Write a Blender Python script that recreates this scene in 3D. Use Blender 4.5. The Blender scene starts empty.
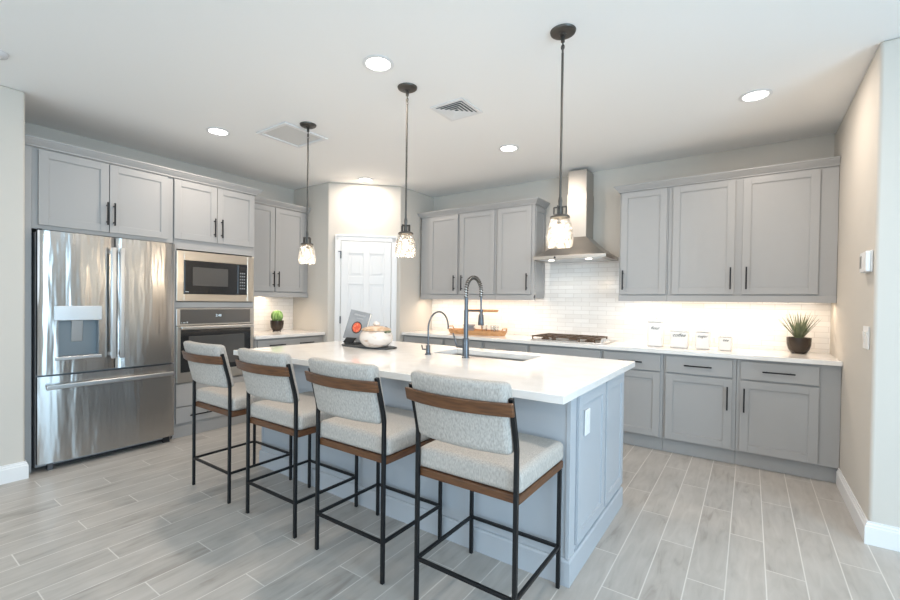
import bpy, bmesh, math, random
from mathutils import Vector, Matrix
random.seed(7)
S = bpy.context.scene
COL = S.collection

# ------------------------------------------------------------------ camera
CY, CP, CR = math.radians(35.5395), math.radians(-0.734), math.radians(0.7308)
fw = Vector((-math.sin(CY)*math.cos(CP), math.cos(CY)*math.cos(CP), math.sin(CP)))
rt = Vector((math.cos(CY), math.sin(CY), 0)); up = rt.cross(fw)
r2 = rt*math.cos(CR)+up*math.sin(CR); u2 = -rt*math.sin(CR)+up*math.cos(CR)
cam = bpy.data.cameras.new('camera'); camo = bpy.data.objects.new('camera', cam); COL.objects.link(camo)
M = Matrix((r2, u2, -fw)).transposed().to_4x4(); M.translation = (0, 0, 1.3003)
camo.matrix_world = M
cam.sensor_width = 36; cam.lens = 36*435.633/900
cam.shift_x = (450-438.8)/900; cam.shift_y = (307.089-300)/900
cam.clip_start = 0.05
S.camera = camo

# ------------------------------------------------------------------ light and exposure
S.view_settings.view_transform = 'Standard'; S.view_settings.look = 'None'
S.view_settings.gamma = 1; S.view_settings.use_curve_mapping = False
S.view_settings.exposure = 0.36
w = bpy.data.worlds.new('world'); S.world = w; w.use_nodes = True
bg = w.node_tree.nodes['Background']; bg.inputs[0].default_value = (0.72, 0.86, 1, 1); bg.inputs[1].default_value = 1.2

def area(name, loc, direction, sx, sy, power, color, spread=180, shape='RECTANGLE'):
    l = bpy.data.lights.new(name, 'AREA'); l.shape = shape; l.size = sx
    if shape == 'RECTANGLE': l.size_y = sy
    l.energy = power; l.color = color; l.spread = math.radians(spread)
    o = bpy.data.objects.new(name, l); COL.objects.link(o); o.location = loc
    o.rotation_euler = Vector(direction).to_track_quat('-Z', 'Y').to_euler()
    return o
COOL = (0.52, 0.78, 1.0); NEUT = (1.0, 0.87, 0.75); WARM = (1.0, 0.81, 0.62)
P_WIN, P_CAN, P_UC = 95, 8.6, 2.9
area('daylight_sliding_door', (0.6, -4.42, 1.2), (0, 1, 0), 3.2, 2.2, P_WIN*.36, (.78, .91, 1))
area('daylight_left_window', (-2.7, -4.42, 1.5), (0, 1, 0), 1.3, 1.5, P_WIN*.4, COOL)
area('daylight_side_window', (2.95, .2, 1.40), (-1, 0, 0), 2.8, 1.8, P_WIN*1.28, COOL)
CANS = [(-3.757, 1.955), (-1.865, 1.945), (0.005, 3.70), (-1.862, 3.70), (-3.755, 3.72),
        (0.005, 1.95), (-3.6, -1.3), (-1.86, -1.3), (0.4, -1.3), (2.2, -1.3)]
for i, (x, y) in enumerate(CANS):
    area('can_light', (x, y, 2.735), (0, 0, -1), .15, .15, P_CAN, NEUT, 180, 'DISK')
# under-cabinet strips
area('under_cabinet_light', (-2.77, 4.66, 1.326), (0, .12, -1), 1.5, .05, P_UC*1.5, WARM)
area('under_cabinet_light', (-0.26, 4.66, 1.326), (0, .12, -1), 1.5, .05, P_UC*1.5, WARM)
area('under_cabinet_light', (-4.70, 3.09, 1.326), (-.12, 0, -1), .05, .8, P_UC*.8, WARM)
for x in (-1.72, -1.33):
    area('hood_light', (x, 4.50, 1.752), (0, 0, -1), .06, .06, 3.6, (1, .92, .82), 150, 'DISK')

# ------------------------------------------------------------------ materials
def mat(name, color, rough=.5, metal=0, emis=None, es=0, spec=.5, noise=None, bump=None, coat=0, trans=0):
    m = bpy.data.materials.new(name); m.use_nodes = True
    nt = m.node_tree; b = nt.nodes['Principled BSDF']
    b.inputs['Base Color'].default_value = (*color, 1); b.inputs['Roughness'].default_value = rough
    b.inputs['Metallic'].default_value = metal; b.inputs['Specular IOR Level'].default_value = spec
    b.inputs['Coat Weight'].default_value = coat; b.inputs['Transmission Weight'].default_value = trans
    if emis: b.inputs['Emission Color'].default_value = (*emis, 1); b.inputs['Emission Strength'].default_value = es
    tc = nt.nodes.new('ShaderNodeTexCoord')
    def nz(scale, detail, vec):
        mp = nt.nodes.new('ShaderNodeMapping'); mp.inputs['Scale'].default_value = vec
        n = nt.nodes.new('ShaderNodeTexNoise'); n.inputs['Scale'].default_value = scale; n.inputs['Detail'].default_value = detail
        nt.links.new(tc.outputs['Object'], mp.inputs[0]); nt.links.new(mp.outputs[0], n.inputs[0]); return n
    if noise:   # (scale, colour2, (vx,vy,vz), low, high)
        n = nz(noise[0], 5, noise[2]); r = nt.nodes.new('ShaderNodeValToRGB')
        r.color_ramp.elements[0].position = noise[3]; r.color_ramp.elements[1].position = noise[4]
        r.color_ramp.elements[0].color = (*color, 1); r.color_ramp.elements[1].color = (*noise[1], 1)
        nt.links.new(n.outputs[0], r.inputs[0]); nt.links.new(r.outputs[0], b.inputs['Base Color'])
    if bump:    # (scale, (v), strength, distance)
        n = nz(bump[0], 3, bump[1]); bp = nt.nodes.new('ShaderNodeBump')
        bp.inputs['Strength'].default_value = bump[2]; bp.inputs['Distance'].default_value = bump[3]
        nt.links.new(n.outputs[0], bp.inputs['Height']); nt.links.new(bp.outputs[0], b.inputs['Normal'])
    return m
def aniso(m, a):
    nt = m.node_tree; b = nt.nodes['Principled BSDF']; t = nt.nodes.new('ShaderNodeTangent'); t.direction_type = 'RADIAL'; t.axis = 'Z'
    b.inputs['Anisotropic'].default_value = a; b.inputs['Anisotropic Rotation'].default_value = .25; nt.links.new(t.outputs[0], b.inputs['Tangent'])
def sr(h):  # sRGB hex to linear
    c = [int(h[i:i+2], 16)/255 for i in (0, 2, 4)]
    return tuple(x/12.92 if x < .04045 else ((x+.055)/1.055)**2.4 for x in c)
m_wall = mat('wall paint', sr('CCC6BD'), .75, bump=(60, (1, 1, 1), .06, .004))
m_ceil = mat('ceiling paint', sr('F4F3F1'), .85, bump=(45, (1, 1, 1), .05, .004))
m_white = mat('white trim paint', sr('E4E4E4'), .4)
m_cab = mat('grey cabinet paint', sr('A3A2A1'), .38)
m_isl = mat('blue grey island paint', sr('B0B5BB'), .38)
m_quartz = mat('white quartz', sr('ECE9E6'), .08, spec=.6, noise=(9, sr('E7E4E0'), (1, 1, 1), .45, .62))
m_steel = mat('brushed steel', (.46, .452, .44), .22, 1, bump=(2.2, (.5, 2.6, .35), .30, .05))
m_steelp = mat('plain steel', (.62, .605, .585), .28, 1)
aniso(m_steel, .75)
m_steelh = mat('bright steel handle', (.58, .575, .57), .30, 1)
aniso(m_steelp, .6)
m_hood = mat('satin steel hood', (.46, .43, .395), .38, 1); aniso(m_hood, .4)
m_black = mat('black metal', (.018, .019, .021), .42, .6)
m_bronze = mat('dark bronze', (.10, .094, .086), .38, .8)
m_gun = mat('gunmetal', (.13, .14, .155), .32, .85)
m_dark = mat('dark plastic', (.012, .012, .013), .5)
m_bglass = mat('black glass', (.018, .018, .019), .06, spec=.7)
m_bglass2 = mat('grey oven glass', (.085, .08, .075), .10, spec=.7)
m_fabric = mat('heather grey fabric', sr('BEB8B1'), .95, noise=(210, sr('99948E'), (1, 1, .30), .32, .72), bump=(420, (1, 1, .6), .35, .002))
m_seat_wood = mat('walnut wood', sr('6A4529'), .42, noise=(14, sr('4A2E1A'), (1, 1, 9), .35, .7))
m_wood = mat('warm wood', sr('C99A6C'), .5, noise=(9, sr('AE7F52'), (1, 7, 7), .35, .7))
m_slate = mat('dark slate', sr('4A4D4E'), .5, noise=(20, sr('2C2E30'), (1, 1, 1), .3, .7), bump=(40, (1, 1, 1), .5, .01))
m_ceramic = mat('speckled cream ceramic', sr('DCD3CB'), .25, noise=(12, sr('B58D70'), (1, 1, 2.2), .55, .75))
m_terra = mat('tan glazed rim', sr('BC9B7C'), .4, noise=(30, sr('D9C6B0'), (1, 1, 1), .4, .7))
m_pot = mat('dark bronze glazed pot', sr('38302A'), .22, .35)
m_leaf = mat('grey green leaf', sr('56644A'), .55, noise=(20, sr('7D7F66'), (1, 1, 1), .4, .7))
m_cactus = mat('bright cactus green', sr('5C7F42'), .6, noise=(40, sr('86A666'), (1, 1, .3), .45, .6))
m_soil = mat('pale gravel', sr('B0A89C'), .9, bump=(200, (1, 1, 1), 1, .004))
m_canister = mat('white glazed canister', sr('F1EDE8'), .2)
m_ink = mat('black ink', (.02, .02, .02), .6)
m_grate = mat('cast iron grate', sr('5E4B3B'), .45, .3)
m_can = mat('can lens', (1, 1, 1), .5, emis=(1, .96, .90), es=9)
m_bulb = mat('bulb filament', (1, 1, 1), .5, emis=(1, .84, .62), es=10)
m_hoodlamp = mat('hood lamp lens', (1, 1, 1), .5, emis=(1, .93, .82), es=6)
m_page = mat('book paper', sr('EDEBE6'), .7)
m_cover = mat('grey book cover', sr('85898E'), .5, noise=(6, sr('9BA0A5'), (1, 1, 1), .4, .7))
m_soup = mat('tomato soup red', sr('D4543C'), .4, noise=(60, sr('E8946A'), (1, 1, 1), .5, .65))
m_dish = mat('grey stoneware', sr('A9AAAD'), .3)
m_disp = mat('display digits', (.6, .8, .9), .5, emis=(.8, .85, .9), es=.35)
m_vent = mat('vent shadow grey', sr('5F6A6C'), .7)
m_silver = mat('silver legend print', sr('C8CCCC'), .5)
m_jamb = mat('window frame white', sr('ECECEC'), .5)
m_dispenser = mat('dispenser grey', sr('7B8388'), .35, .4)

def glassy(name, tint, gl=.25, rough=.03, bump=None):
    m = bpy.data.materials.new(name); m.use_nodes = True; nt = m.node_tree
    nt.nodes.remove(nt.nodes['Principled BSDF']); out = nt.nodes['Material Output']
    t = nt.nodes.new('ShaderNodeBsdfTransparent'); t.inputs[0].default_value = (*tint, 1)
    g = nt.nodes.new('ShaderNodeBsdfGlossy'); g.inputs['Roughness'].default_value = rough
    fr = nt.nodes.new('ShaderNodeLayerWeight'); fr.inputs[0].default_value = gl
    mx = nt.nodes.new('ShaderNodeMixShader')
    nt.links.new(fr.outputs['Facing'], mx.inputs[0]); nt.links.new(t.outputs[0], mx.inputs[1]); nt.links.new(g.outputs[0], mx.inputs[2])
    if bump:
        tc = nt.nodes.new('ShaderNodeTexCoord'); n = nt.nodes.new('ShaderNodeTexVoronoi'); n.inputs['Scale'].default_value = bump
        bp = nt.nodes.new('ShaderNodeBump'); bp.inputs['Strength'].default_value = .9; bp.inputs['Distance'].default_value = .01
        nt.links.new(tc.outputs['Object'], n.inputs[0]); nt.links.new(n.outputs[0], bp.inputs['Height'])
        nt.links.new(bp.outputs[0], g.inputs['Normal']); nt.links.new(bp.outputs[0], fr.inputs['Normal'])
    nt.links.new(mx.outputs[0], out.inputs[0]); return m
m_glass = glassy('clear glass', (.97, .98, .98))
m_shade = None
def seeded():
    # seeded glass: clear body with a thin frosted film that scatters the bulb's light
    m = glassy('seeded glass', (.98, .97, .95), .45, .12, 55); nt = m.node_tree
    out = nt.nodes['Material Output']; prev = out.inputs[0].links[0].from_socket
    tl = nt.nodes.new('ShaderNodeBsdfTranslucent'); tl.inputs[0].default_value = (1, .97, .93, 1)
    tc = nt.nodes.new('ShaderNodeTexCoord'); n = nt.nodes.new('ShaderNodeTexNoise'); n.inputs['Scale'].default_value = 60
    r = nt.nodes.new('ShaderNodeMapRange'); r.inputs[1].default_value = .35; r.inputs[2].default_value = .7
    r.inputs[3].default_value = .0; r.inputs[4].default_value = .06
    mx = nt.nodes.new('ShaderNodeMixShader')
    nt.links.new(tc.outputs['Object'], n.inputs[0]); nt.links.new(n.outputs[0], r.inputs[0]); nt.links.new(r.outputs[0], mx.inputs[0])
    nt.links.new(prev, mx.inputs[1]); nt.links.new(tl.outputs[0], mx.inputs[2]); nt.links.new(mx.outputs[0], out.inputs[0])
    return m
m_shade = seeded()

def math_node(nt, op, a, b=None, c=None):
    n = nt.nodes.new('ShaderNodeMath'); n.operation = op
    for i, v in enumerate((a, b, c)):
        if v is None: continue
        if isinstance(v, (int, float)): n.inputs[i].default_value = v
        else: nt.links.new(v, n.inputs[i])
    return n.outputs[0]
def floor_material():
    m = bpy.data.materials.new('wood look plank tile'); m.use_nodes = True; nt = m.node_tree; L = nt.links
    b = nt.nodes['Principled BSDF']; g = nt.nodes.new('ShaderNodeNewGeometry'); sp = nt.nodes.new('ShaderNodeSeparateXYZ')
    L.new(g.outputs['Position'], sp.inputs[0]); mn = lambda *a: math_node(nt, *a)
    X = mn('DIVIDE', mn('SUBTRACT', sp.outputs[0], .084), .1542); k = mn('FLOOR', X)
    Y = mn('DIVIDE', mn('ADD', mn('SUBTRACT', sp.outputs[1], 3.29), mn('MULTIPLY', mn('ADD', k, 5.0), .3067)), .92)
    j = mn('FLOOR', Y); fx = mn('SUBTRACT', X, k); fy = mn('SUBTRACT', Y, j)
    ex = mn('MULTIPLY', mn('MINIMUM', fx, mn('SUBTRACT', 1.0, fx)), .1542)
    ey = mn('MULTIPLY', mn('MINIMUM', fy, mn('SUBTRACT', 1.0, fy)), .92)
    e = mn('MINIMUM', ex, ey)
    gr = nt.nodes.new('ShaderNodeMapRange'); gr.inputs[1].default_value = .0018; gr.inputs[2].default_value = .0034
    L.new(e, gr.inputs[0])
    cv = nt.nodes.new('ShaderNodeCombineXYZ'); L.new(k, cv.inputs[0]); L.new(j, cv.inputs[1])
    wn = nt.nodes.new('ShaderNodeTexWhiteNoise'); wn.noise_dimensions = '2D'; L.new(cv.outputs[0], wn.inputs['Vector'])
    # grain coordinates, offset by plank
    gc = nt.nodes.new('ShaderNodeCombineXYZ')
    L.new(mn('MULTIPLY', sp.outputs[0], 1.0), gc.inputs[0]); L.new(mn('MULTIPLY', sp.outputs[1], .16), gc.inputs[1])
    L.new(mn('MULTIPLY', wn.outputs[0], 37.0), gc.inputs[2])
    n1 = nt.nodes.new('ShaderNodeTexNoise'); n1.inputs['Scale'].default_value = 26; n1.inputs['Detail'].default_value = 8; n1.inputs['Distortion'].default_value = .8
    L.new(gc.outputs[0], n1.inputs[0])
    gc2 = nt.nodes.new('ShaderNodeCombineXYZ')
    L.new(sp.outputs[0], gc2.inputs[0]); L.new(mn('MULTIPLY', sp.outputs[1], .55), gc2.inputs[1]); L.new(mn('MULTIPLY', wn.outputs[0], 91.0), gc2.inputs[2])
    n2 = nt.nodes.new('ShaderNodeTexNoise'); n2.inputs['Scale'].default_value = 6; n2.inputs['Detail'].default_value = 4; L.new(gc2.outputs[0], n2.inputs[0])
    v = mn('ADD', mn('MULTIPLY', n1.outputs[0], .55), mn('ADD', mn('MULTIPLY', n2.outputs[0], .38), mn('MULTIPLY', wn.outputs[0], .10)))
    r = nt.nodes.new('ShaderNodeValToRGB'); E_ = r.color_ramp.elements
    E_[0].position = .34; E_[0].color = (*sr('958F89'), 1); E_[1].position = .68; E_[1].color = (*sr('B7B2AC'), 1)
    x = E_.new(.45); x.color = (*sr('A8A39D'), 1); L.new(v, r.inputs[0])
    mx = nt.nodes.new('ShaderNodeMix'); mx.data_type = 'RGBA'; mx.inputs[6].default_value = (*sr('CFCBC5'), 1)
    L.new(gr.outputs[0], mx.inputs[0]); L.new(r.outputs[0], mx.inputs[7]); L.new(mx.outputs[2], b.inputs['Base Color'])
    b.inputs['Roughness'].default_value = .38
    bp = nt.nodes.new('ShaderNodeBump'); bp.inputs['Strength'].default_value = .25; bp.inputs['Distance'].default_value = .002
    L.new(gr.outputs[0], bp.inputs['Height']); L.new(bp.outputs[0], b.inputs['Normal'])
    return m
m_floor = floor_material()
def tile_material(axis):
    m = bpy.data.materials.new('glossy white subway tile'); m.use_nodes = True; nt = m.node_tree; L = nt.links
    b = nt.nodes['Principled BSDF']; g = nt.nodes.new('ShaderNodeNewGeometry'); sp = nt.nodes.new('ShaderNodeSeparateXYZ')
    L.new(g.outputs['Position'], sp.inputs[0]); cv = nt.nodes.new('ShaderNodeCombineXYZ')
    L.new(sp.outputs[axis], cv.inputs[0]); L.new(sp.outputs[2], cv.inputs[1])
    br = nt.nodes.new('ShaderNodeTexBrick'); br.inputs['Scale'].default_value = 1
    br.inputs['Brick Width'].default_value = .18; br.inputs['Row Height'].default_value = .047; br.inputs['Mortar Size'].default_value = .0022
    br.inputs['Mortar Smooth'].default_value = .3
    br.inputs['Color1'].default_value = (*sr('F2EFEB'), 1); br.inputs['Color2'].default_value = (*sr('EAE6E1'), 1); br.inputs['Mortar'].default_value = (*sr('D9D4CE'), 1)
    L.new(cv.outputs[0], br.inputs[0]); L.new(br.outputs[0], b.inputs['Base Color'])
    b.inputs['Roughness'].default_value = .12
    n = nt.nodes.new('ShaderNodeTexNoise'); n.inputs['Scale'].default_value = 14; L.new(g.outputs['Position'], n.inputs[0])
    ad = math_node(nt, 'ADD', math_node(nt, 'MULTIPLY', br.outputs['Fac'], -.6), math_node(nt, 'MULTIPLY', n.outputs[0], .6))
    bp = nt.nodes.new('ShaderNodeBump'); bp.inputs['Strength'].default_value = .5; bp.inputs['Distance'].default_value = .004
    L.new(ad, bp.inputs['Height']); L.new(bp.outputs[0], b.inputs['Normal'])
    return m
m_tile_x = tile_material(0); m_tile_y = tile_material(1)

# ------------------------------------------------------------------ mesh helpers
class MB:
    def __init__(self): self.bm = bmesh.new()
    def box(self, x0, x1, y0, y1, z0, z1):
        c = [(x, y, z) for x in (x0, x1) for y in (y0, y1) for z in (z0, z1)]
        v = [self.bm.verts.new(p) for p in c]
        for f in ((0, 1, 3, 2), (4, 6, 7, 5), (0, 4, 5, 1), (2, 3, 7, 6), (0, 2, 6, 4), (1, 5, 7, 3)):
            self.bm.faces.new([v[i] for i in f])
        return self
    def hexa(self, pts):     # 8 points, same order as box
        v = [self.bm.verts.new(p) for p in pts]
        for f in ((0, 1, 3, 2), (4, 6, 7, 5), (0, 4, 5, 1), (2, 3, 7, 6), (0, 2, 6, 4), (1, 5, 7, 3)):
            self.bm.faces.new([v[i] for i in f])
        return self
    def prism(self, poly, z0, z1):
        a = [self.bm.verts.new((x, y, z0)) for x, y in poly]; b = [self.bm.verts.new((x, y, z1)) for x, y in poly]
        self.bm.faces.new(a[::-1]); self.bm.faces.new(b)
        for i in range(len(poly)):
            j = (i+1) % len(poly); self.bm.faces.new((a[i], a[j], b[j], b[i]))
        return self
    def tube(self, pts, r, n=10, caps=True, square=False):
        pts = [Vector(p) for p in pts]; rings = []
        if not isinstance(r, (list, tuple)): r = [r]*len(pts)
        t0 = (pts[1]-pts[0]).normalized(); ref = Vector((0, 0, 1)) if abs(t0.z) < .9 else Vector((0, 1, 0))
        for i, p in enumerate(pts):
            a = pts[max(i-1, 0)]; b = pts[min(i+1, len(pts)-1)]; t = (b-a).normalized()
            s = t.cross(ref).normalized(); q = s.cross(t).normalized(); ref = q
            ring = []
            for k in range(n):
                an = 2*math.pi*(k+.5)/n
                rr = r[i]*(math.sqrt(2) if square else 1)
                ring.append(self.bm.verts.new(p+s*math.cos(an)*rr+q*math.sin(an)*rr))
            rings.append(ring)
        for a, b in zip(rings, rings[1:]):
            for k in range(n): self.bm.faces.new((a[k], a[(k+1) % n], b[(k+1) % n], b[k]))
        if caps: self.bm.faces.new(rings[0][::-1]); self.bm.faces.new(rings[-1])
        return self
    def bar(self, p, q, h):   # square bar
        return self.tube([p, q], h, 4, True, True)
    def lathe(self, prof, c=(0, 0, 0), n=32, sx=1, sy=1, flute=0, nf=0):
        rings = []
        for (r, z) in prof:
            if r < 1e-6: rings.append([self.bm.verts.new((c[0], c[1], c[2]+z))]); continue
            ring = []
            for k in range(n):
                a = 2*math.pi*k/n; rr = r*(1+(flute*math.cos(nf*a) if nf else 0))
                ring.append(self.bm.verts.new((c[0]+rr*math.cos(a)*sx, c[1]+rr*math.sin(a)*sy, c[2]+z)))
            rings.append(ring)
        for a, b in zip(rings, rings[1:]):
            for k in range(n):
                q = (k+1) % n
                if len(a) == 1 and len(b) == 1: continue
                if len(a) == 1: self.bm.faces.new((a[0], b[k], b[q]))
                elif len(b) == 1: self.bm.faces.new((a[k], a[q], b[0]))
                else: self.bm.faces.new((a[k], a[q], b[q], b[k]))
        return self
    def xform(self, mtx): bmesh.ops.transform(self.bm, matrix=mtx, verts=self.bm.verts); return self
    def build(self, name, m, parent=None, bevel=0, seg=2, smooth=False, origin=None, angle=30):
        bmesh.ops.recalc_face_normals(self.bm, faces=self.bm.faces)
        root = parent
        off = Vector((0, 0, 0))
        while root is not None: off += Vector(root.location); root = root.parent
        if origin is not None: off = Vector(origin)
        elif parent is None:
            vs = self.bm.verts; xs = [v.co.x for v in vs]; ys = [v.co.y for v in vs]; zs = [v.co.z for v in vs]
            off = Vector(((min(xs)+max(xs))/2, (min(ys)+max(ys))/2, min(zs)))
        bmesh.ops.translate(self.bm, verts=self.bm.verts, vec=-off)
        me = bpy.data.meshes.new(name); self.bm.to_mesh(me); self.bm.free()
        if smooth:
            for p in me.polygons: p.use_smooth = True
        me.materials.append(m)
        o = bpy.data.objects.new(name, me); COL.objects.link(o)
        if parent is None: o.location = off
        else: o.parent = parent
        if bevel:
            bv = o.modifiers.new('bevel', 'BEVEL'); bv.width = bevel; bv.segments = seg; bv.limit_method = 'ANGLE'; bv.angle_limit = math.radians(angle)
            if seg > 2 or smooth:
                for p in me.polygons: p.use_smooth = True
        if smooth or seg > 2:
            try:
                me.set_sharp_from_angle(angle=math.radians(40))
            except Exception: pass
        return o
def thing(name, label, cat, loc=(0, 0, 0), group=None):
    o = bpy.data.objects.new(name, None); COL.objects.link(o); o.location = loc; o.empty_display_size = .05
    o['label'] = label; o['category'] = cat
    if group: o['group'] = group
    return o
def tag(o, label, cat, group=None):
    o['label'] = label; o['category'] = cat
    if group: o['group'] = group
    return o
def struct(o): o['kind'] = 'structure'; return o
def dup(root, loc, rotz=0, label=None):
    r = root.copy(); COL.objects.link(r); r.location = loc; r.rotation_euler = (0, 0, rotz)
    if label: r['label'] = label
    def rec(src, dst):
        for ch in [o for o in src.children]:
            c = ch.copy(); COL.objects.link(c); c.parent = dst; rec(ch, c)
    rec(root, r)
    return r

H = 2.744; D = 4.885; LX = -4.917; RX = 0.55; RY = 3.32; WX = -4.19; WY = .81
# ------------------------------------------------------------------ shell
struct(MB().box(-5.1, 3.1, -4.6, 5.1, -.08, 0).build('floor', m_floor, origin=(0, 0, 0)))
struct(MB().box(-5.1, 3.1, -4.6, 5.1, H, H+.1).build('ceiling', m_ceil))
struct(MB().box(-3.60, RX+.1, D, D+.1, 0, H).build('wall_back', m_wall))
struct(MB().box(LX-.1, LX, WY-.02, 3.60, 0, H).build('wall_left', m_wall))
struct(MB().box(RX, 3.1, RY, D+.1, 0, H).build('wall_right', m_wall, bevel=.018, seg=5))
struct(MB().box(-5.1, WX, -4.5, WY, 0, H).build('wall_left_wing', m_wall, bevel=.015, seg=5))
PA, PB = Vector((-4.222, 3.56)), Vector((-3.597, 4.19))
struct(MB().prism([(LX-.1, 3.56), (PA.x, PA.y), (PB.x, PB.y), (PB.x, D+.1), (LX-.1, D+.1)], 0, H).build('wall_pantry', m_wall, bevel=.012, seg=4))
# wall behind the camera with its openings, and the far right wall
f = MB()
for a, b, c, d in ((-4.19, -3.35, 0, H), (-3.35, -2.05, 0, .75), (-3.35, -2.05, 2.25, H), (-2.05, -1.0, 0, H), (-1.0, 2.2, 2.3, H), (2.2, 3.1, 0, H)):
    f.box(a, b, -4.6, -4.5, c, d)
struct(f.build('wall_front', m_wall))
f = MB()
for a, b, c, d in ((-4.5, -1.2, 0, H), (-1.2, 1.6, 0, .5), (-1.2, 1.6, 2.3, H), (1.6, RY, 0, H)):
    f.box(3.0, 3.1, a, b, c, d)
struct(f.build('wall_far_right', m_wall))
def window(name, x0, x1, y0, y1, z0, z1, n):
    g = MB(); ax = (x1-x0) > (y1-y0); t = .045
    A, B = (x0, x1) if ax else (y0, y1)
    def bx(a, b, c, d):
        if ax: g.box(a, b, y0, y1, c, d)
        else: g.box(x0, x1, a, b, c, d)
    bx(A, B, z0, z0+t); bx(A, B, z1-t, z1)
    for i in range(n+1):
        c = A+(B-A)*i/n; bx(max(A, c-t/2-.01), min(B, c+t/2+.01), z0, z1)
    return struct(g.build(name, m_jamb))
window('window_1', -1.0, 2.2, -4.56, -4.51, 0, 2.3, 3)
window('window_2', -3.35, -2.05, -4.56, -4.51, .75, 2.25, 2)
window('window_3', 3.01, 3.06, -1.2, 1.6, .5, 2.3, 3)
# backsplash tiling
f = MB(); f.box(-3.597, RX, D-.008, D, .907, 1.372).box(-1.963, -1.068, D-.008, D, 1.372, 1.80)
struct(f.build('wall_back_tiles', m_tile_x))
struct(MB().box(LX, LX+.008, 2.63, 3.56, .907, 1.372).build('wall_left_tiles', m_tile_y))
# baseboards
def baseboard(name, path, h=.125):
    # path: wall line; the board lies on the right-hand side of travel
    P_ = [Vector(p) for p in path]; g = MB()
    def offs(t):
        out = []
        for i in range(len(P_)):
            ds = ([(P_[i]-P_[i-1]).normalized()] if i else [])+([(P_[i+1]-P_[i]).normalized()] if i < len(P_)-1 else [])
            ns = [Vector((d.y, -d.x)) for d in ds]; nn = ns[0] if len(ns) == 1 else (ns[0]+ns[1])/(1+ns[0].dot(ns[1]))
            out.append(P_[i]+nn*t)
        return out
    prof = [(0, 0), (.016, 0), (.016, h*.76), (.011, h*.80), (.011, h*.88), (.006, h*.92), (.006, h), (0, h)]
    rows = [[g.bm.verts.new((p.x, p.y, z)) for p in offs(t)] for t, z in prof]
    for i in range(len(prof)):
        a, b = rows[i], rows[(i+1) % len(prof)]
        for k in range(len(P_)-1): g.bm.faces.new((a[k], a[k+1], b[k+1], b[k]))
    g.bm.faces.new([r[0] for r in rows]); g.bm.faces.new([r[-1] for r in rows][::-1])
    return struct(g.build(name, m_white))
baseboard('baseboard_right', [(RX, 4.28), (RX, RY), (2.98, RY)])
baseboard('baseboard_left', [(WX, -4.5), (WX, WY), (-4.24, WY)])
baseboard('baseboard_front', [(-1.0, -4.5), (-4.17, -4.5)])
# pantry door on the diagonal wall, built in the wall's own frame (s along, n out)
du = (PB-PA).normalized(); dn = Vector((du.y, -du.x))
def dw(s, n, z): p = PA+du*s+dn*n; return (p.x, p.y, z)
def dbox(g, s0, s1, n0, n1, z0, z1): return g.hexa([dw(s, n, z) for s in (s0, s1) for n in (n0, n1) for z in (z0, z1)])
droot = bpy.data.objects.new('door_1', None); COL.objects.link(droot); droot.location = dw(.475, 0, 0); struct(droot)
g = MB(); S0, S1, ZT = .158, .770, 2.03
dbox(g, S0, S1, .001, .012, .01, ZT)
cols = ((S0+.09, S0+.27), (S0+.345, S0+.525)); rows = ((.20, .82), (.95, 1.50), (1.60, 1.88))
fr_ = [(S0, S0+.09), (S0+.27, S0+.345), (S0+.525, S1)]
for a, b in fr_: dbox(g, a, b, .012, .020, .01, ZT)
for a, b in cols:
    for z0, z1 in ((.01, .20), (.82, .95), (1.50, 1.60), (1.88, ZT)): dbox(g, a, b, .012, .020, z0, z1)
    for z0, z1 in rows: dbox(g, a+.03, b-.03, .012, .018, z0+.03, z1-.03)
g.build('door_panel', m_white, droot, bevel=.003)
g = MB()
dbox(g, .085, S0-.004, .001, .022, 0, 2.10); dbox(g, S1+.004, .843, .001, .022, 0, 2.10); dbox(g, .085, .843, .001, .022, ZT+.004, 2.105)
dbox(g, .085, .10, .022, .028, 0, 2.10); dbox(g, .828, .843, .022, .028, 0, 2.10); dbox(g, .085, .843, .022, .028, 2.09, 2.105)
g.build('door_casing', m_white, droot, bevel=.003)
for z in (1.86, 1.06, .22):
    g = MB(); dbox(g, S0-.012, S0+.004, .020, .030, z-.045, z+.045); dbox(g, S0-.035, S0+.004, .022, .027, z+.035, z+.045) if z > 1.5 else None
    g.build('hinge', m_gun, droot)
g = MB(); c = dw(S1-.06, .02, .95); g.lathe([(0, .06), (.018, .058), (.027, .045), (.024, .03), (.011, .02), (.011, .006), (.03, .004), (.03, 0), (0, 0)], n=20)
g.xform(Matrix.Translation(c) @ Vector((dn.x, dn.y, 0)).to_track_quat('Z', 'Y').to_matrix().to_4x4()); g.build('door_knob', m_gun, droot, smooth=True)

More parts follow.
